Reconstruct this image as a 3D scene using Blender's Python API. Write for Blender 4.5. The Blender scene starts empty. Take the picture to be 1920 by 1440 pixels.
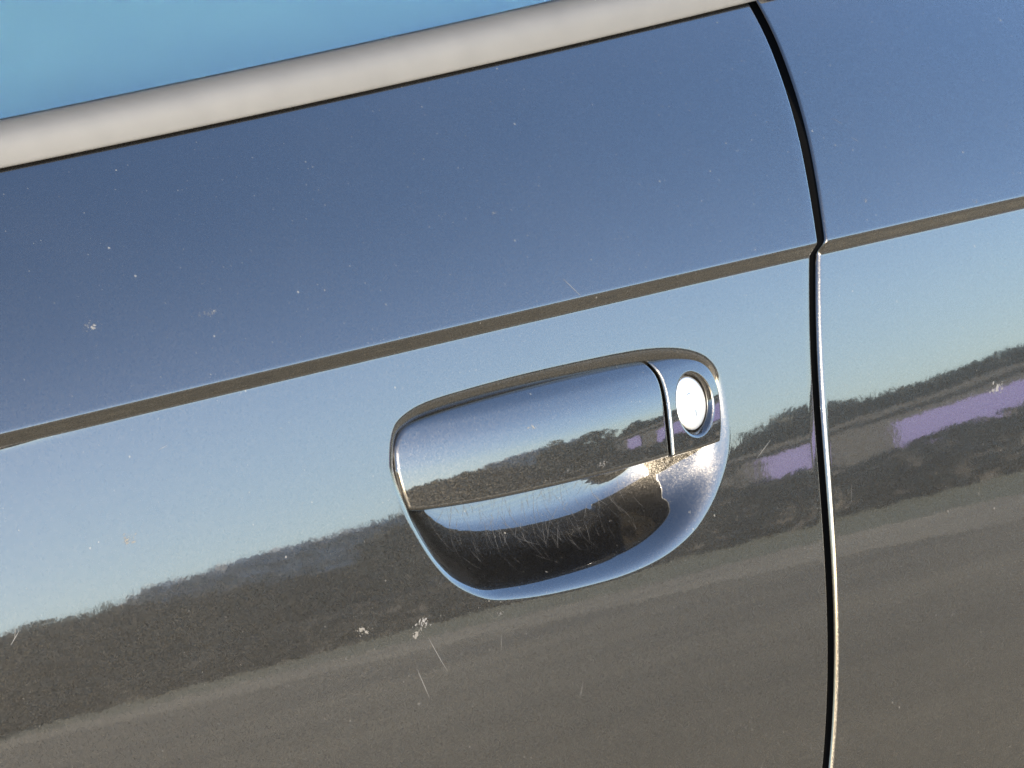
import bpy, math, random
import numpy as np
from mathutils import Vector, Matrix
random.seed(7); rng = np.random.default_rng(7)
scene = bpy.context.scene
COL = scene.collection
ZO = 0.95                      # the middle of the picture sits 0.95 m above the ground
rad = math.radians

# ------------------------------------------------------------------ camera
TH, PH, DIST = rad(50), rad(11.4), 3.0
look = Vector((math.sin(TH)*math.cos(PH), math.cos(TH)*math.cos(PH), -math.sin(PH)))
cam_d = bpy.data.cameras.new('camera'); cam = bpy.data.objects.new('camera', cam_d); COL.objects.link(cam)
cam_d.sensor_width = 36; cam_d.lens = 36*DIST/0.40; cam_d.clip_start = 0.05; cam_d.clip_end = 3000
cam.location = Vector((0, 0, ZO)) - look*DIST
cam.rotation_euler = look.to_track_quat('-Z', 'Y').to_euler()
scene.camera = cam
# ------------------------------------------------------------------ sky, sun, exposure
SUN_EL, SUN_AZ = 15.5, 6.0     # azimuth measured from -Y (straight at the door) towards -X
sdir = Vector((-math.sin(rad(SUN_AZ))*math.cos(rad(SUN_EL)), -math.cos(rad(SUN_AZ))*math.cos(rad(SUN_EL)), math.sin(rad(SUN_EL))))
w = bpy.data.worlds.new('World'); scene.world = w; w.use_nodes = True
wn = w.node_tree; bg = wn.nodes['Background']
sky = wn.nodes.new('ShaderNodeTexSky'); sky.sky_type = 'NISHITA'; sky.sun_disc = False
sky.sun_elevation = rad(SUN_EL); sky.sun_rotation = math.atan2(sdir.x, sdir.y)
sky.air_density = 0.8; sky.dust_density = 1.0; sky.ozone_density = 2.7; sky.altitude = 50
wn.links.new(sky.outputs[0], bg.inputs[0]); bg.inputs[1].default_value = 0.15
sl = bpy.data.lights.new('sun', 'SUN'); sun = bpy.data.objects.new('sun', sl); COL.objects.link(sun)
sl.energy = 5.0; sl.angle = rad(0.53); sl.color = (1.0, 0.88, 0.72)
sun.rotation_euler = sdir.to_track_quat('Z', 'Y').to_euler()
vs = scene.view_settings
vs.view_transform = 'Standard'; vs.look = 'None'; vs.gamma = 1; vs.use_curve_mapping = False; vs.exposure = 3.0

# ------------------------------------------------------------------ helpers
def mesh_obj(name, verts, faces, mat, parent=None, smooth=True, kind=None, label=None, zo=ZO):
    v = np.asarray(verts, float).reshape(-1, 3).copy(); v[:, 2] += zo
    me = bpy.data.meshes.new(name); me.from_pydata(v.tolist(), [], [list(map(int, f)) for f in faces]); me.update()
    if smooth: me.polygons.foreach_set('use_smooth', [True]*len(me.polygons))
    if mat: me.materials.append(mat)
    o = bpy.data.objects.new(name, me); COL.objects.link(o)
    if parent: o.parent = parent
    if kind: o['kind'] = kind
    if label: o['label'] = label
    return o
def empty(name, label, cat, loc=(0, 0, 0), group=None):
    o = bpy.data.objects.new(name, None); COL.objects.link(o); o.location = loc
    o['label'] = label; o['category'] = cat
    if group: o['group'] = group
    return o
def grid_faces(nr, nc, flip=False):
    r, c = np.meshgrid(np.arange(nr-1), np.arange(nc-1), indexing='ij'); a = (r*nc+c).ravel()
    f = np.stack([a, a+1, a+nc+1, a+nc], 1)
    return f[:, ::-1] if flip else f
def ring_faces(nr, n, flip=False):
    out = []
    for k in range(nr-1):
        i = np.arange(n); j = (i+1) % n
        out.append(np.stack([k*n+i, k*n+j, (k+1)*n+j, (k+1)*n+i], 1))
    f = np.concatenate(out); return f[:, ::-1] if flip else f
def box(x0, x1, y0, y1, z0, z1):
    v = [(x, y, z) for x in (x0, x1) for y in (y0, y1) for z in (z0, z1)]
    f = [(0, 1, 3, 2), (4, 6, 7, 5), (0, 4, 5, 1), (2, 3, 7, 6), (0, 2, 6, 4), (1, 5, 7, 3)]
    return v, f
def smooth(a, b, x):
    t = np.clip((x-a)/(b-a), 0, 1); return t*t*(3-2*t)
def catmull(pts, n, closed=True):
    P = np.array(pts, float); m = len(P)
    if closed: Q = np.vstack([P[-1], P, P[0], P[1]]); segs = m
    else: Q = np.vstack([2*P[0]-P[1], P, 2*P[-1]-P[-2]]); segs = m-1
    out = []
    for i in range(segs):
        p0, p1, p2, p3 = Q[i], Q[i+1], Q[i+2], Q[i+3]
        for t in np.linspace(0, 1, 24, endpoint=False):
            out.append(.5*((2*p1)+(-p0+p2)*t+(2*p0-5*p1+4*p2-p3)*t*t+(-p0+3*p1-3*p2+p3)*t**3))
    if not closed: out.append(P[-1])
    out = np.array(out)
    L = np.vstack([out, out[0]]) if closed else out
    s = np.concatenate([[0], np.cumsum(np.linalg.norm(np.diff(L, axis=0), axis=1))])
    q = np.linspace(0, s[-1], n, endpoint=not closed)
    return np.stack([np.interp(q, s, L[:, k]) for k in range(2)], 1)
def sdf_in(poly, X, Z):
    """distance to a closed outline, positive inside"""
    X = np.asarray(X, float); Z = np.asarray(Z, float); sh = X.shape
    x, z = X.ravel(), Z.ravel(); best = np.full(x.shape, 1e18); ins = np.zeros(x.shape, bool)
    A = poly; B = np.roll(poly, -1, 0)
    for a, b in zip(A, B):
        e = b-a; t = np.clip(((x-a[0])*e[0]+(z-a[1])*e[1])/(e@e), 0, 1)
        dd = (x-a[0]-t*e[0])**2+(z-a[1]-t*e[1])**2; best = np.minimum(best, dd)
        c = ((a[1] > z) != (b[1] > z))
        if e[1] != 0: ins ^= c & (x < a[0]+(z-a[1])/e[1]*e[0])
    dd = np.sqrt(best); return np.where(ins, dd, -dd).reshape(sh)

# ------------------------------------------------------------------ material helpers
class NT:
    def __init__(s, name):
        s.m = bpy.data.materials.new(name); s.m.use_nodes = True; s.t = s.m.node_tree
        s.p = s.t.nodes['Principled BSDF']; s.out = s.t.nodes['Material Output']
    def n(s, typ, **kw):
        nd = s.t.nodes.new('ShaderNode'+typ)
        for k, v in kw.items():
            if k == 'ins':
                for a, b in v.items(): s.set(nd, a, b)
            else: setattr(nd, k, v)
        return nd
    def set(s, nd, a, b):
        if isinstance(b, bpy.types.NodeSocket): s.t.links.new(b, nd.inputs[a])
        else: nd.inputs[a].default_value = b
    def P(s, **kw):
        for k, v in kw.items(): s.set(s.p, k.replace('_', ' '), v)
    def math(s, op, a, b=0.0, c=0.0):
        nd = s.n('Math', operation=op)
        for i, v in enumerate((a, b, c)): s.set(nd, i, v)
        return nd.outputs[0]
    def vmath(s, op, a, b):
        nd = s.n('VectorMath', operation=op); s.set(nd, 0, a); s.set(nd, 1, b); return nd.outputs[0]
    def noise(s, scale, detail=3, rough=.5, vec=None):
        nd = s.n('TexNoise', ins={'Scale': scale, 'Detail': detail, 'Roughness': rough})
        s.t.links.new(vec if vec is not None else s.obj(), nd.inputs['Vector']); return nd.outputs[0]
    def obj(s):
        if not hasattr(s, '_o'): s._o = s.n('TexCoord').outputs['Object']
        return s._o
    def ramp(s, fac, stops):
        nd = s.n('ValToRGB'); e = nd.color_ramp.elements
        while len(e) < len(stops): e.new(.5)
        for el, (p, c) in zip(e, stops):
            el.position = p; el.color = (*c, 1) if len(c) == 3 else c
        s.set(nd, 0, fac); return nd.outputs[0]
def paint(name, col=(.0150, .0137, .0116), flake=3200., tilt=.25, rough=.40, coat_r=.025, dust=1.0):
    t = NT(name)
    geo = t.n('NewGeometry').outputs['Normal']
    vor = t.n('TexVoronoi', feature='F1', ins={'Scale': flake}); t.t.links.new(t.obj(), vor.inputs['Vector'])
    d = t.vmath('SUBTRACT', vor.outputs['Color'], (.5, .5, .5))
    sc = t.n('VectorMath', operation='SCALE'); t.set(sc, 0, d); t.set(sc, 'Scale', tilt)
    nn = t.n('VectorMath', operation='NORMALIZE'); t.set(nn, 0, t.vmath('ADD', geo, sc.outputs[0]))
    # orange peel of the lacquer
    b = t.n('Bump', ins={'Strength': 1.0, 'Distance': 1.0, 'Height': t.math('MULTIPLY', t.noise(230, 2), 6.0e-6)})
    b2 = t.n('Bump', ins={'Strength': 1.0, 'Distance': 1.0, 'Height': t.math('MULTIPLY', t.noise(28, 1), 3.0e-5), 'Normal': b.outputs[0]})
    t.P(Base_Color=(*col, 1), Metallic=1.0, Roughness=rough, Normal=nn.outputs[0], Coat_Weight=1.0, Coat_Roughness=coat_r, Coat_IOR=1.62, Coat_Normal=b2.outputs[0])
    # dust specks and pin-prick chips
    v2 = t.n('TexVoronoi', feature='F1', ins={'Scale': 210.}); t.t.links.new(t.obj(), v2.inputs['Vector'])
    sep = t.n('SeparateColor'); t.set(sep, 0, v2.outputs['Color'])
    r = t.math('MULTIPLY', t.math('POWER', sep.outputs[0], 9.0), .11*dust)
    spot = t.math('LESS_THAN', v2.outputs['Distance'], r)
    v3 = t.n('TexVoronoi', feature='F1', ins={'Scale': 420.}); t.t.links.new(t.obj(), v3.inputs['Vector'])
    sep3 = t.n('SeparateColor'); t.set(sep3, 0, v3.outputs['Color'])
    fine = t.math('LESS_THAN', v3.outputs['Distance'], t.math('MULTIPLY', t.math('POWER', sep3.outputs[1], 5.0), .16*dust))
    spot = t.math('MAXIMUM', spot, t.math('MULTIPLY', fine, .45))
    dif = t.n('BsdfDiffuse', ins={'Color': (.07, .07, .067, 1)})
    # thin film of road dust, uneven
    film = t.math('MULTIPLY', t.ramp(t.noise(9, 5, .65), [(.42, (0, 0, 0)), (.75, (1, 1, 1))]), .010*dust)
    fac = t.math('MAXIMUM', t.math('MULTIPLY', spot, .38), film)
    mx = t.n('MixShader'); t.set(mx, 0, fac); t.t.links.new(t.p.outputs[0], mx.inputs[1]); t.t.links.new(dif.outputs[0], mx.inputs[2])
    t.t.links.new(mx.outputs[0], t.out.inputs[0]); return t.m
def simple(name, col, rough=.6, metal=0., spec=.5, bump=0., bscale=400., var=0., vscale=20.):
    t = NT(name); t.P(Base_Color=(*col, 1), Roughness=rough, Metallic=metal, Specular_IOR_Level=spec)
    if var:
        a = tuple(c*(1-var) for c in col); b = tuple(min(1, c*(1+var)) for c in col)
        t.P(Base_Color=t.ramp(t.noise(vscale, 5, .6), [(.3, a), (.7, b)]))
    if bump:
        b = t.n('Bump', ins={'Strength': 1., 'Distance': 1., 'Height': t.math('MULTIPLY', t.noise(bscale, 3), bump)})
        t.P(Normal=b.outputs[0])
    return t.m
M_door = paint('door_paint')
M_handle = paint('handle_paint', flake=3000., tilt=.30)
M_seal = simple('weathered_seal', (.0186, .0187, .0182), .6, spec=.35, bump=2e-5, bscale=1500., var=.08, vscale=60)
M_gap_shade = simple('gap_shade_black', (.0025, .0025, .0025), .9, spec=.05)  # near-black colour carries the shadow inside the shut gap
M_chip = simple('chipped_primer', (.0145, .0145, .0145), .7, var=.6, vscale=900)
M_dirt = simple('dried_dirt', (.014, .0132, .0112), .8, var=.4, vscale=900)
M_scratch = simple('scuffed_lacquer', (.024, .0235, .0225), .5)
M_nail = simple('nail_scuff', (.013, .0127, .012), .5)
M_lock = simple('brushed_lock_metal', (.45, .445, .43), .36, metal=1., bump=3e-6, bscale=2500.)
M_slot = simple('dark_keyway', (.10, .10, .10), .4, metal=1.)
M_inner = simple('dark_inner_metal', (.0025, .0025, .003), .9, spec=.05)
M_cabin = simple('dark_cabin_lining', (.012, .012, .013), .8)
def glass_mat():
    t = NT('green_tinted_glass'); t.P(Base_Color=(.58, .88, .88, 1), Roughness=.0, IOR=1.62, Transmission_Weight=1.0)
    return t.m
M_glass = glass_mat()

# ------------------------------------------------------------------ setting (the place the paint mirrors)
def asphalt():
    t = NT('car_park_asphalt')
    c = t.ramp(t.noise(.42, 5, .55), [(.30, (.060, .049, .029)), (.5, (.110, .090, .054)), (.72, (.18, .148, .092))])
    f = t.ramp(t.noise(45, 4, .7), [(.3, (.6, .6, .6)), (.7, (1.25, 1.25, 1.25))])
    m = t.n('Mix', data_type='RGBA', blend_type='MULTIPLY'); m.inputs[0].default_value = 1
    t.set(m, 6, c); t.set(m, 7, f); t.P(Base_Color=m.outputs[2], Roughness=.9)
    b = t.n('Bump', ins={'Strength': .6, 'Distance': .01, 'Height': t.noise(60, 4, .7)}); t.P(Normal=b.outputs[0]); return t.m
A0 = rad(50)
ex = np.array([math.cos(A0), math.sin(A0)]); er = np.array([math.sin(A0), -math.cos(A0)])
def place(a, r):               # a: degrees from straight out of the door towards the rear, r: metres
    return (r*math.sin(rad(a)), -r*math.cos(rad(a)))
PP, PU, PN = np.array([9.2, -6.0]), np.array([.511, -.86]), np.array([.86, .511])   # the line of the path
def strip(o0, o1, t0, t1, z, n=90, wob=.1):
    v = []
    for q in np.linspace(t0, t1, n):
        for o in (o0, o1):
            oo = o+wob*(math.sin(q*.31+o)+.5*math.sin(q*.83+2*o)); p = PP+PU*q+PN*oo; v.append((p[0], p[1], z))
    return np.array(v), [(2*i, 2*i+1, 2*i+3, 2*i+2) for i in range(n-1)]
mesh_obj('ground', [(-1200, -1200, 0), (1200, -1200, 0), (1200, 1200, 0), (-1200, 1200, 0)], [(0, 1, 2, 3)], asphalt(), kind='structure', zo=0, smooth=False)
v, f = strip(0, 1.7, -30, 90, .004)
mesh_obj('gravel_path', v, f, simple('tan_gravel', (.160, .135, .088), .95, var=.45, vscale=.9), kind='structure', zo=0)
v, f = strip(1.6, 130, -60, 160, .008)
mesh_obj('grass_verge', v, f, simple('mown_grass', (.048, .056, .022), .95, var=.4, vscale=1.2), kind='structure', zo=0)

def leaf_cloud(n, fn, size):
    """n leaf-clump quads whose centres come from fn()"""
    V = []; F = []
    for i in range(n):
        c = np.array(fn()); a = rng.normal(size=3); a /= np.linalg.norm(a)
        b = np.cross(a, rng.normal(size=3)); b /= np.linalg.norm(b); k = size*rng.uniform(.5, 1.3)
        q = len(V); V += [c-a*k, c+b*k*.6, c+a*k, c-b*k*.6]; F.append((q, q+1, q+2, q+3))
    return V, F
def tree_meshes(kind):
    h = 1.0
    lobes = [(rng.normal(0, .17), rng.normal(0, .17), rng.uniform(.35, .88), rng.uniform(.12, .24)) for _ in range(11)]
    def fn():
        l = lobes[rng.integers(len(lobes))]; u = rng.normal(size=3); u /= np.linalg.norm(u)
        return (l[0]+u[0]*l[3]*rng.uniform(.5, 1), l[1]+u[1]*l[3]*rng.uniform(.5, 1), l[2]+u[2]*l[3]*.8*rng.uniform(.5, 1))
    cv, cf = leaf_cloud(1500, fn, .035)
    tv, tf = [], []
    def limb(p, q, r0, r1):
        b = len(tv); p, q = np.array(p), np.array(q); d = (q-p)/np.linalg.norm(q-p)
        s = np.cross(d, [.3, .9, .1]); s /= np.linalg.norm(s); u = np.cross(d, s)
        for c, r in ((p, r0), (q, r1)):
            for k in range(6):
                a = k*math.pi/3; tv.append(c+r*(s*math.cos(a)+u*math.sin(a)))
        for k in range(6): tf.append((b+k, b+(k+1) % 6, b+6+(k+1) % 6, b+6+k))
    limb((0, 0, 0), (0, 0, .5), .03, .018)
    for l in lobes: limb((0, 0, rng.uniform(.25, .5)), l[:3], .012, .004)
    return (cv, cf), (tv, tf)
M_leaf = [simple('dark_leaves', (.030, .034, .016), .8, var=.5, vscale=3), simple('brown_twigs', (.060, .048, .034), .9, var=.4, vscale=3), simple('haze_paled_twigs', (.58, .58, .59), .9, var=.3, vscale=2)]  # last one is paled: distance haze put into the twig colour
M_bark = simple('bark', (.06, .05, .04), .9)
protos = [tree_meshes(k) for k in range(4)]
tcache = {}
def tree(name, label, a, r, h, wd, k, mk, group):
    t = empty(name, label, 'tree', (*place(a, r), 0), group)
    t.scale = (wd, wd, h); t.rotation_euler.z = random.uniform(0, 6.28)
    for nm, (vv, ff), m in (('crown', protos[k][0], M_leaf[mk]), ('trunk', protos[k][1], M_bark)):
        key = (nm, k, mk)
        if key not in tcache:
            o = mesh_obj(nm, vv, ff, m, t, smooth=False, zo=0); tcache[key] = o.data
        else:
            o = bpy.data.objects.new(nm, tcache[key]); COL.objects.link(o); o.parent = t
def e2h(e, r): return .95+r*math.tan(rad(e))
def wood(name, label, r, eA, ee, mat, n, size, jag):
    """a far-off mass of trees whose skyline follows the elevations ee at the bearings eA"""
    ph = rng.uniform(0, 6, 6)
    def top(a_): return e2h(np.interp(a_, eA, ee), r)*(1+jag*(.5*math.sin(a_*4+ph[0])+.35*math.sin(a_*9.3+ph[1])+.25*math.sin(a_*21+ph[2])))
    def fn():
        a_ = rng.uniform(eA[0], eA[-1]); h = top(a_); d_ = r+rng.uniform(-2, 2)
        return (*place(a_, d_), h*(1-rng.beta(1., 1.3)*.97)-.3*size)
    vv, ff = leaf_cloud(n, fn, size); o = mesh_obj(name, vv, ff, mat, None, smooth=False, zo=0, kind='stuff', label=label); o['category'] = 'trees'
wood('brown_wood', 'brown mass of bare trees across the car park, mirrored low in the doors', 64, [22, 36, 40, 41.7, 44, 46, 49, 51], [3.4, 3.6, 3.85, 3.55, 2.7, 1.95, 1.8, .9], M_leaf[1], 15000, .5, .035)
wood('haze_paled_wood', 'far wood, distance haze painted into its grey, mirrored above the brown trees left of the handle', 150, [41.8, 41.95, 42.4, 44, 47.4, 49], [1.0, 3.9, 4.0, 4.05, 3.75, 3.6], M_leaf[2], 9000, .9, .015)
wood('dark_wood', 'dark trees behind the purple boards, mirrored beside the shut line', 96, [50, 51.6, 52.4, 53.3, 53.9, 54.6, 55.6, 57.5, 60, 70], [1.5, 2.0, 2.75, 3.25, 3.0, 2.6, 2.75, 2.75, 2.9, 3.2], M_leaf[0], 14000, .75, .03)
for i in range(4):             # tall dark clump
    a = 46.4+i*1.15; r = 56+random.uniform(-2, 2)
    tree('tall_tree', ['leftmost', 'second', 'third', 'rightmost'][i]+' of four tall dark trees mirrored in the handle, counted from its hinge end', a, r, e2h(4.6+random.uniform(-.3, .3), r), 4.6, i, 0, 'tall dark trees beside the building')
hd = empty('hedge', 'long dark hedge beyond the gravel path, mirrored along the lower doors', 'hedge', (0, 0, 0))
def hf():
    t_ = rng.uniform(-12, 110); p = PP+PU*t_+PN*(4.6+rng.uniform(-.5, .5))
    return (p[0], p[1], rng.uniform(.05, np.interp(t_, [4, 14], [.62, 1.1])+.12*math.sin(t_*.9)+.12*math.sin(t_*2.3)))
hv, hff = leaf_cloud(20000, hf, .16)
mesh_obj('foliage', hv, hff, M_leaf[1], hd, smooth=False, zo=0, kind='stuff')
# low building with purple fascia boards, its front turned to the car park
bl = empty('low_building', 'low dark building with purple fascia boards, mirrored in the rear door', 'building', (*place(55, 74), 0))
bl.rotation_euler.z = rad(105)
def bpart(name, x0, x1, y0, y1, z0, z1, m, parent=bl):
    vv, ff = box(x0, x1, y0, y1, z0, z1); return mesh_obj(name, vv, ff, m, parent, smooth=False, zo=0)
M_bw = simple('dark_cladding', (.022, .020, .018), .8, var=.2, vscale=2)
M_purple = simple('purple_board', (.12, .09, .42), .6)
M_pane = simple('grey_glazing', (.20, .24, .30), .3)
wall = bpart('wall', -7.5, 17, -6, 0, 0, 3.5, M_bw)
bpart('roof', -7.8, 17.3, -6.3, .35, 3.5, 3.75, M_bw)
bpart('fascia_board', -5.3, -3.0, .003, .12, 1.65, 3.2, M_purple)
bpart('fascia_board', -.1, 15.5, .003, .12, 1.0, 2.9, M_purple)
for q in range(8): bpart('window', -.3+q*1.98, 1.4+q*1.98, .003, .06, .25, .85, M_pane, wall)
bpart('window', -6.0, -3.2, .003, .06, .25, 1.1, M_pane, wall)

# ------------------------------------------------------------------ shape of the car's side (millimetres; x to the rear, y into the car, z up)
RP = 8000.
zt = np.arange(-330, 330.01, .1)
ta = np.interp(zt, [-330, -201, -100, -47, 0, 20.8, 22.0, 25.3, 27.2, 60, 95, 116, 140, 330], [-8, 0, 7.2, 11.5, 14.5, 16.5, -28, -28, 28, 37, 47, 57, 60, 60])
k = np.exp(-.5*(np.arange(-15, 16)/5.)**2); ta = np.convolve(np.pad(ta, 15, 'edge'), k/k.sum(), 'valid')
yt = np.concatenate([[0], np.cumsum(np.tan(np.radians(.5*(ta[1:]+ta[:-1])))*.1)]); yt -= np.interp(0, zt, yt)
def dz(x): return .6-3.8*((x-100)/380.)**2
def F0(x, z): return np.interp(z-dz(x), zt, yt)+x*x/(2*RP)
def belt(x): return 108.4+.0177*x
REC = [(-78.7, -18.6), (-76.0, -10.9), (-71.1, -4.6), (-62.2, -0.9), (-50.7, 1.1), (-31.4, 2.2), (-2.3, 3.0), (30.4, 3.1), (63.7, 2.6), (83.8, 1.7), (100.3, -0.3), (113.2, -3.5), (122.3, -8.2), (127.2, -14.9), (128.6, -23.6), (127.6, -36.2), (124.2, -46.4), (117.7, -56.0), (109.5, -64.3), (98.7, -71.8), (85.5, -77.2), (69.4, -80.9), (48.7, -82.9), (25.2, -83.1), (-0.9, -82.2), (-20.1, -80.5), (-32.5, -78.4), (-42.9, -74.5), (-52.8, -68.7), (-60.7, -61.2), (-66.7, -53.0), (-71.7, -44.0), (-75.1, -36.4), (-77.8, -28.8), (-78.9, -22.6)]
REC = catmull(REC, 320)
def rec_depth(x, z):
    x = np.asarray(x, float); z = np.asarray(z, float); s = np.full(x.shape, -9.); out = np.zeros_like(s)
    near = (x > -80) & (x < 130) & (z > -84) & (z < 4); s[near] = sdf_in(REC, x[near], z[near])
    i = s > 0; si, xi, zi = s[i], x[i], z[i]
    wb = smooth(-20, -62, zi); wr = smooth(45, 118, xi)*smooth(-12, -40, zi); Lw = (7.0+1.0*wb)*(.75+.4*smooth(-60, 110, xi))
    g1 = (.95+.8*wb)*(1-wr)+.80*wr; pw = 5.0*(1-wr)+.75*wr
    g2 = (22.5-g1*Lw/2)/((43-Lw)/(pw+1))
    acc = np.zeros_like(si); N = 60
    for q in range(N):
        u = si*(q+.5)/N; acc += (g1+(g2-g1)*smooth(Lw-1, Lw+6, u))*np.minimum(u/Lw, 1)*np.clip(1-(u-Lw)/(43-Lw), 0, 1)**pw*si/N
    acc += .118*smooth(10, 27, si)*(1-wr)*np.clip(zi+80, 0, 45)
    acc -= .34*smooth(3, 13, si)*smooth(50, 98, xi)*11*np.tanh((zi+51)/11)*smooth(-18, -40, zi)
    out[i] = acc; return out
def F(x, z): return F0(x, z)+rec_depth(x, z)
# handle skin
HV = [0, .07, .2, .4, .58, .95, 1.15]; HT = [62, 54, 28, 17, 12.2, 9.2, 8]
hvv = np.linspace(-.3, 1.4, 1701); hta = np.interp(hvv, HV, HT); hy = np.concatenate([[0], -np.cumsum(np.tan(np.radians(.5*(hta[1:]+hta[:-1])))*39*.001)])
hy -= np.interp(.5, hvv, hy)
def H(x, z):
    vv = (-1.0-z)/39.; return F0(x, -20.5+0*z)+np.interp(vv, hvv, hy)-3.8+(x-35)**2/(2*1150.)
PX = [-331, -184, -131, -88, -41, -3.6, 24, 56, 82, 106, 130, 180]; PXX = [167, 171.5, 174.5, 179.3, 187, 194, 200, 215.5, 233.5, 253.5, 270, 300]
pc = np.polyfit(PX, PXX, 5)
def shut(z): return np.polyval(pc, z)

car = empty('car', 'black metallic car seen at its door handle, with grey window seal', 'car', (0, 0, 0))
def axis_nodes(parts):
    out = []
    for a, b, st in parts:
        n = max(1, int(round((b-a)/st))); out.append(np.linspace(a, b, n, endpoint=False))
    out.append([parts[-1][1]]); return np.concatenate(out)
mm = .001
# front door skin
zs = axis_nodes([(-250, -90, 2.5), (-90, 6, .5), (6, 18, 1.5), (18, 31, .3), (31, 112, 2.0)])
nz = len(zs)
xs1 = axis_nodes([(-440, -84, 6), (-84, 134, .5), (134, 140, 2)]); tt = axis_nodes([(0, 1, .08)])[1:]
ZG, XG = np.meshgrid(zs, xs1, indexing='ij')
cols_x = [XG]; cols_y = [F(XG, ZG)]; cols_z = [ZG]
topw = smooth(60, 112, zs)     # belt edge follows the wedge of the window line
def shift(z, x): return z+ (smooth(60, 112, z))*(belt(x)+3-112)
Rd = 1.6
xe = shut(zs)
for t in tt:
    x = 140+(xe-Rd-140)*t; cols_x.append(x[:, None]); cols_z.append(zs[:, None]); cols_y.append(F0(x, zs)[:, None])
for a in np.linspace(0, 90, 9)[1:]:
    x = xe-Rd+Rd*math.sin(rad(a)); y = F0(xe-Rd, zs)+Rd*(1-math.cos(rad(a))); cols_x.append(x[:, None]); cols_y.append(y[:, None]); cols_z.append(zs[:, None])
cols_x.append(xe[:, None]+0.); cols_y.append((F0(xe-Rd, zs)+16)[:, None]); cols_z.append(zs[:, None])
X = np.hstack(cols_x); Y = np.hstack(cols_y); Z = np.hstack(cols_z)
up = Z > 60
Zs = shift(Z, X); Y = np.where(up, Y-F0(X, Z)+F0(X, Zs), Y); Z = Zs
front = mesh_obj('front_door', np.stack([X, Y, Z], -1).reshape(-1, 3)*mm, grid_faces(*X.shape), M_door, car, label='front door skin with recessed handle cup')
# rear door skin
zs2 = axis_nodes([(-250, 18, 2.0), (18, 31, .3), (31, 112, 2.0)])
Rr = 2.1-.9*smooth(19, 30, zs2); gap = 5.2+.8*smooth(19, 60, zs2)
xe2 = shut(zs2)+gap
cx, cy, cz = [], [], []
arc = np.linspace(72, 0, 14)
for a in arc:
    x = xe2+Rr-Rr*math.sin(rad(a)); y = F0(xe2+Rr, zs2)+Rr*(1-math.cos(rad(a))); cx.append(x[:, None]); cy.append(y[:, None]); cz.append(zs2[:, None])
for t in (np.linspace(0, 1, 46)**1.5)[1:]:
    x = xe2+Rr+(560-xe2-Rr)*t
    y = F0(x, zs2)+1.2*np.exp(-((x-xe2-Rr)/22.))*((x-xe2-Rr)/22.)*0
    cx.append(x[:, None]); cy.append(y[:, None]); cz.append(zs2[:, None])
X = np.hstack(cx); Y = np.hstack(cy); Z = np.hstack(cz); Zs = shift(Z, X); Y = np.where(Z > 60, Y-F0(X, Z)+F0(X, Zs), Y); Z = Zs
rear = mesh_obj('rear_door', np.stack([X, Y, Z], -1).reshape(-1, 3)*mm, grid_faces(*X.shape), M_door, car, label='rear door skin behind the shut line')
# added black strip: shadow on the rear side of the shut line, as colour
lv = []
for xx_, yy_ in ((cx[0][:, 0]+.05, cy[0][:, 0]+.05), (cx[0][:, 0]+.3, cy[0][:, 0]+1.2), (cx[0][:, 0]+.3, cy[0][:, 0]+20)): lv.append(np.stack([xx_, yy_, zs2], -1))
mesh_obj('gap_shade_strip', np.concatenate(lv)*mm, grid_faces(3, len(zs2)), M_gap_shade, rear)
# pillar metal inside the shut line
zz_ = np.linspace(-250, 160, 60); pv = []
for q in zz_:
    for dx in (-40, 40): pv.append(((shut(q)+dx), F0(shut(q), q)+13, q))
mesh_obj('door_pillar', np.array(pv)*mm, grid_faces(60, 2), M_inner, car)

# window seal, swept along the belt
def sweep(name, prof, xs, mat, parent):
    V = []
    for x in xs:
        zb = belt(x); yb = F0(x, zb)
        for (py, pz) in prof: V.append((x, yb+py, zb+pz+.0035*(x-0)*min(1, max(0, pz/18))))
    n = len(prof); o = mesh_obj(name, np.array(V)*mm, list(grid_faces(len(xs), n, True))+[tuple(range(n)), tuple(range((len(xs)-1)*n, len(xs)*n))[::-1]], mat, parent); return o
prof = [(6, 1.2), (1.6, .9), (-.6, .6), (-1.1, .8), (-1.3, 1.4)]
py_, pz_ = -1.3, 1.4
for a in np.interp(np.linspace(0, 1, 26), [0, .3, .54, .76, 1], [2, 12, 32, 60, 88]):
    py_ += .80*math.sin(rad(a)); pz_ += .80*math.cos(rad(a)); prof.append((py_, pz_))
prof += [(py_+3.2, pz_+.1), (py_+3.4, pz_-6), (py_, 5)]
PTOP = pz_
seal = sweep('window_seal', prof, np.linspace(-460, 257.5, 60), M_seal, car); seal['label'] = 'weathered grey rubber seal along the window edge'
sweep('window_seal', prof, np.linspace(268, 560, 30), M_seal, car)
# glass panes
def pane(name, x0, x1):
    V = []
    xs = np.linspace(x0, x1, 30)
    for off in (0, 4):
        for x in xs:
            zb = belt(x); yb = F0(x, zb)
            for q in np.linspace(0, 1, 8):
                V.append((x, yb+12.2+off+(q*190-40)*math.tan(rad(31)), zb+13+q*190-40))
    f = list(grid_faces(30, 8, True)); n = 240; g = [tuple(int(a)+n for a in ff) for ff in grid_faces(30, 8)]
    f += g
    for i in range(29): f += [(i*8, (i+1)*8, n+(i+1)*8, n+i*8), (i*8+7, n+i*8+7, n+(i+1)*8+7, (i+1)*8+7)]
    for j in range(7): f += [(j, n+j, n+j+1, j+1), (29*8+j, 29*8+j+1, n+29*8+j+1, n+29*8+j)]
    return mesh_obj(name, np.array(V)*mm, f, M_glass, car)
pane('window_glass', -460, 250); pane('window_glass', 276, 560)
vv, ff = box(-.5, .6, .13, .19, -.3, .42); mesh_obj('cabin_lining', vv, ff, M_cabin, car, smooth=False)

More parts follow.
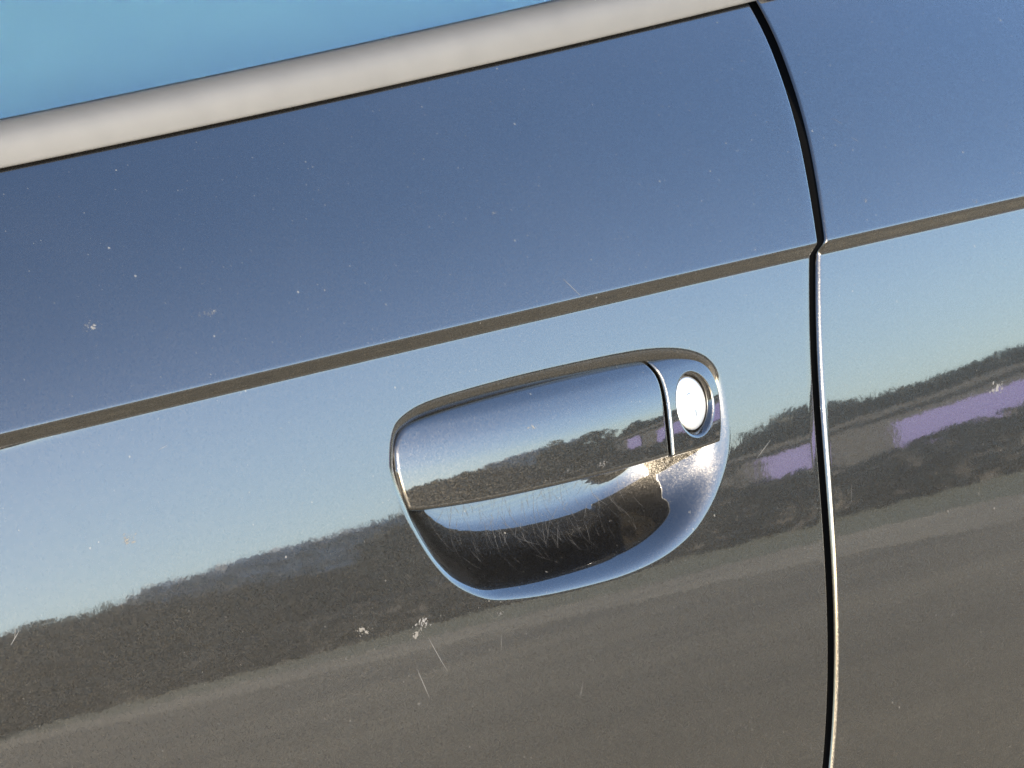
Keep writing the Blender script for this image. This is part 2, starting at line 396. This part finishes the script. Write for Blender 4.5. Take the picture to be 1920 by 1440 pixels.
# ------------------------------------------------------------------ handle, lock housing, lock
def shell(name, outline, n, segx, segz, mat, roll=1.8, depth=8., inner=None, parent=front, rings=46):
    """a skin over an outline on H(): rolled edge, skirt and back; inner: circle (cx, cz, r) left open"""
    out = catmull(outline, n) if len(outline) < n else outline
    ar = .5*np.sum(out[:, 0]*np.roll(out[:, 1], -1)-np.roll(out[:, 0], -1)*out[:, 1])
    if ar < 0: out = out[::-1]
    if inner:
        cx, cz, r = inner; an = np.arctan2(out[:, 1]-cz, out[:, 0]-cx); cen = np.stack([cx+r*np.cos(an), cz+r*np.sin(an)], 1)
    else: cen = np.stack([np.clip(out[:, 0], *segx), np.interp(np.clip(out[:, 0], *segx), [segx[0], segx[1]], segz)], 1)
    ln = np.linalg.norm(cen-out, axis=1)[:, None]
    V = []
    V.append(np.column_stack([out[:, 0], H(out[:, 0], out[:, 1])+roll+depth, out[:, 1]]))
    V.append(np.column_stack([out[:, 0], H(out[:, 0], out[:, 1])+roll+.8, out[:, 1]]))
    ts = []
    angs = np.linspace(80, 0, 10)
    for a in angs: ts.append(('d', roll*(1-math.sin(rad(a)))))
    for q in np.linspace(0, 1, rings)[1:]: ts.append(('f', q))
    for kind, q in ts:
        if kind == 'd': P = out+(cen-out)/ln*q
        else:
            st = out+(cen-out)/ln*roll; P = st+(cen-st)*q
        s = np.maximum(0, sdf_in(out, P[:, 0], P[:, 1])); e = np.clip(1-s/roll, 0, .985)
        y = H(P[:, 0], P[:, 1])+roll*(1-np.sqrt(1-e*e)); V.append(np.column_stack([P[:, 0], y, P[:, 1]]))
    nr = len(V); V = np.concatenate(V); f = list(ring_faces(nr, n, False))
    if not inner:
        c = len(V); V = np.vstack([V, [[out[:, 0].mean(), H(out[:, 0].mean(), out[:, 1].mean())+roll+depth, out[:, 1].mean()]]])
        f += [((i+1) % n, i, c) for i in range(n)]
    return mesh_obj(name, V*mm, f, mat, parent), cen
def chain(*curves):
    pts = [catmull(c, 40*len(c), closed=False)[:-1] for c in curves]; P = np.concatenate(pts)
    L = np.vstack([P, P[0]]); s = np.concatenate([[0], np.cumsum(np.linalg.norm(np.diff(L, axis=0), axis=1))])
    return P, L, s
def resample(curves, n, fil=1.2):
    P, L, s = chain(*curves); m = 3000; q = np.linspace(0, s[-1], m, endpoint=False)
    R = np.stack([np.interp(q, s, L[:, k]) for k in range(2)], 1)
    w_ = int(fil/s[-1]*m); kk = np.hanning(2*w_+3); kk /= kk.sum()       # soften the corners
    h = len(kk)//2
    R = np.stack([np.convolve(np.concatenate([R[-h:, k], R[:, k], R[:h, k]]), kk, 'valid') for k in range(2)], 1)
    return R[(np.arange(n)*m//n)]
out_h = resample([[(-73.1, -22.6), (-72.0, -15.7), (-69.9, -12.0), (-66.7, -9.0), (-61.6, -6.7), (-50.4, -5.0), (-31.3, -3.6), (-3.0, -2.7), (29.4, -2.4), (62.7, -2.8), (83.0, -3.8)],
                  [(83.0, -3.8), (85.0, -6.8), (86.4, -11.1), (86.2, -17.9), (85.4, -27.2), (84.6, -41.3)],
                  [(84.6, -41.3), (64.9, -41.4), (30.9, -41.3), (-1.2, -41.1), (-31.7, -40.6), (-60.6, -39.3), (-69.7, -38.2)],
                  [(-69.7, -38.2), (-72.0, -31.0), (-73.1, -22.6)]], 520)
handle, _ = shell('door_handle', out_h, 520, (-52, 66), (-21.5, -22), M_handle, roll=1.7, depth=5)
handle['label'] = 'flap handle hinged at its front end over the cup'
out_c = resample([[(85.6, -4.1), (100.0, -4.4), (112.8, -6.7), (119.9, -10.4), (123.2, -15.3), (124.6, -21.9), (123.2, -33.4), (120.6, -41.2)],
                  [(120.6, -41.2), (104, -41.8), (86.6, -41.9)],
                  [(86.6, -41.9), (87.6, -27.6), (88.4, -17.6), (88.3, -11.2), (87.0, -7.2), (85.6, -4.1)]], 320, fil=1.0)
LC = (106.3, -23.8)
hous, cen = shell('lock_housing', out_c, 320, None, None, M_handle, roll=1.5, depth=8, inner=(LC[0], LC[1], 13.2), rings=24)
# conical well, in the slope of the housing
an = np.linspace(0, 2*math.pi, 128, endpoint=False)
def well_pt(r, dep):
    x = LC[0]+r*np.cos(an); z = LC[1]+r*np.sin(an); return np.column_stack([x, H(x, z)+dep, z])
Vw = [well_pt(13.25, -.02)]
for a in np.linspace(10, 70, 7): Vw.append(well_pt(13.2-1.2*math.sin(rad(a)), 1.2*(1-math.cos(rad(a)))))
Vw += [well_pt(11.55, 1.9), well_pt(11.2, 3.0), well_pt(11.0, 6.5), well_pt(3, 6.6)]
mesh_obj('lock_well', np.concatenate(Vw)*mm, ring_faces(len(Vw), 128), M_handle, front)
# lock cylinder: slightly domed brushed face with a keyway
Vl = []
for r, dep in ((10.6, 6.0), (10.6, 2.9), (10.5, 2.55), (10.2, 2.3), (9.6, 2.2), (7, 2.1), (4, 2.05), (2.6, 2.03)): Vl.append(well_pt(r, dep))
c0 = np.mean(well_pt(.1, 2.02), axis=0); Vl.append(np.tile(c0, (128, 1)))
lock = mesh_obj('lock_cylinder', np.concatenate(Vl)*mm, ring_faces(len(Vl), 128), M_lock, front, label='bright metal lock cylinder with worn keyway')
def slot(pts, wd, name='keyway'):
    V = []; F_ = []
    for i, (x, z) in enumerate(pts):
        j = min(i+1, len(pts)-1); a = np.array(pts[max(0, j-1)]); b = np.array(pts[j]); d_ = (b-a)/np.linalg.norm(b-a); nrm = np.array([-d_[1], d_[0]])
        for sg in (-1, 1):
            p = np.array([x, z])+nrm*wd*sg/2*(1 if 0 < i < len(pts)-1 else .3); xx = LC[0]+p[0]; zz2 = LC[1]+p[1]
            V.append((xx, float(H(np.array([xx]), np.array([zz2]))[0])+1.99, zz2))
    return mesh_obj(name, np.array(V)*mm, [(2*i, 2*i+2, 2*i+3, 2*i+1) for i in range(len(pts)-1)], M_slot, front, smooth=False)
slot([(-2.4, 3.6), (-1.4, 4.0), (-.3, 4.1), (.4, 3.6)], .5)
slot([(1.7, -2.6), (2.2, -3.6), (2.1, -4.8), (1.6, -5.2)], .45)

# ------------------------------------------------------------------ wear: scratches in the cup, chips and dirt on the skin
def surf(x, z, lift=.12, fn=F):
    e = .25; x = np.atleast_1d(np.asarray(x, float)); z = np.atleast_1d(np.asarray(z, float))
    y = fn(x, z); nx = (fn(x+e, z)-fn(x-e, z))/(2*e); nz_ = (fn(x, z+e)-fn(x, z-e))/(2*e)
    n = np.stack([nx, -np.ones_like(nx), nz_], -1); n /= np.linalg.norm(n, axis=-1, keepdims=True)
    return np.stack([x, y, z], -1)+n*lift
def strokes(name, paths, wd, mat, parent, fn=F, lift=.06, kind='stuff'):
    xs_, zs_, fc = [], [], []
    for P in paths:
        P = np.array(P); m = len(P); T = np.gradient(P, axis=0); T /= np.linalg.norm(T, axis=1)[:, None]+1e-9
        N_ = np.stack([-T[:, 1], T[:, 0]], 1); ww = wd*rng.uniform(.5, 1.3)*np.sin(np.linspace(.25, math.pi-.25, m))[:, None]/2
        b = len(xs_)
        for a, c in zip(P-N_*ww, P+N_*ww): xs_ += [a[0], c[0]]; zs_ += [a[1], c[1]]
        fc += [(b+2*i, b+2*i+1, b+2*i+3, b+2*i+2) for i in range(m-1)]
    return mesh_obj(name, surf(np.array(xs_), np.array(zs_), lift, fn)*mm, fc, mat, parent, kind=kind)
paths = []
while len(paths) < 190:
    x = rng.normal(20, 38); z = rng.uniform(-72, -42)
    a = rng.normal(1.75, .42); L_ = rng.gamma(2, 3.2)+2; cv = rng.normal(0, .03)
    q = np.linspace(0, L_, 9); th = a+cv*q; P = np.stack([x+np.cumsum(np.cos(th))*L_/9, z-np.cumsum(np.sin(th))*L_/9], 1)
    if sdf_in(REC, P[:, 0], P[:, 1]).min() > 9 and P[:, 1].max() < -40: paths.append(P)
strokes('cup_scratches', paths, .10, M_nail, front)
def line(x, z, ang, L_, bend=0.):
    q = np.linspace(0, L_, 8); th = rad(ang)+bend*q; return np.stack([x+np.cumsum(np.cos(th))*L_/8, z+np.cumsum(np.sin(th))*L_/8], 1)
strokes('paint_scratches', [line(-72, -84, -62, 20, .005), line(-80, -95, -66, 16), line(14, -126, 62, 7), line(15, -125.5, 66, 5), line(-291, -52, 40, 8), line(-288, -50, 70, 5), line(40, 36, -50, 11), line(250, 70, -35, 6), line(255, 62, -35, 5), line(330, -90, 75, 7), line(338, -108, 70, 12), line(330, -112, 65, 9), line(200, -80, 80, 9), line(140, -52, 28, 14), line(-30, -100, 80, 8), line(-200, 5, 12, 6)], .22, M_scratch, front, fn=F0)
def blot(name, x, z, rx, rz, mat, parent, n=7, seed=0, fn=F0):
    """one irregular fleck: a few ragged grains that lie together on the lacquer"""
    r = np.random.default_rng(seed); V = []; fc = []; n *= 4; tilt_ = r.uniform(-.9, .9)
    for g in range(n):
        c = np.array([x, z])+r.normal(size=2)*[rx, rz]*.55; k = 7; b = len(V); rr = r.gamma(1.2, .055)*min(rx, rz)+.04
        el = r.uniform(1, 3.2); ca, sa = math.cos(tilt_+r.normal()*.5), math.sin(tilt_+r.normal()*.5); ring = []
        for a in np.linspace(0, 6.283, k, endpoint=False):
            q = rr*r.uniform(.5, 1.2); u_, w_ = q*el*math.cos(a), q*math.sin(a); ring.append((c[0]+u_*ca-w_*sa, c[1]+u_*sa+w_*ca))
        p = surf([q[0] for q in ring], [q[1] for q in ring], .03, fn); t = surf([c[0]], [c[1]], .03+rr*.15, fn)
        V += list(p)+list(t); fc += [(b+i, b+(i+1) % k, b+k) for i in range(k)]
    return mesh_obj(name, np.array(V)*mm, fc, mat, parent)
flecks = [(-222.3, -23.6, 3.2, 2.0, M_dirt, 10), (-153.8, 48.8, 6.0, 1.1, M_chip, 12), (-215.1, 52.2, 4.0, 1.6, M_chip, 8), (-106.2, -77.3, 3.4, 2.2, M_dirt, 10), (-72.3, -80.0, 3.0, 1.6, M_chip, 9), (-76, -83, 4, 2, M_dirt, 7), (-27.8, -84.6, 2.2, .9, M_chip, 5), (-288, 49, 1.5, 1.0, M_chip, 4), (20, 62, 1.2, .6, M_chip, 4), (-80, -110, 1.0, .8, M_chip, 3), (60, -106, 1.0, .7, M_chip, 3), (-180, -60, .9, .7, M_chip, 3)]
for i, (x, z, rx, rz, m, n) in enumerate(flecks): blot('dirt_fleck' if m is M_dirt else 'paint_chip', x, z, rx, rz, m, front, n, i)
for i, (x, z, rx, rz, m, n) in enumerate([(312.4, -49.4, 4.5, 2.4, M_chip, 10), (245, 38, 1.2, .8, M_chip, 4), (290, -90, 1.0, .9, M_chip, 3), (318, 28, 2, .8, M_chip, 4)]): blot('paint_chip', x, z, rx, rz, m, rear, n, 40+i)
for i, (x, z, rx, rz, n) in enumerate([(3, -17, 2.6, .9, 6), (41, -37.2, 2.6, 1.3, 8), (20, -36.0, .7, .6, 3), (66, -3.2, .5, .4, 2)]): blot('dirt_fleck', x, z, rx, rz, M_chip, handle.parent, n, 60+i, fn=H)
for i, (x, z, n) in enumerate([(94, -62, 2), (97, -66, 3), (64, -66, 2), (20, -74, 2)]): blot('dirt_fleck', x, z, .6, .5, M_chip, front, n, 80+i, fn=F)
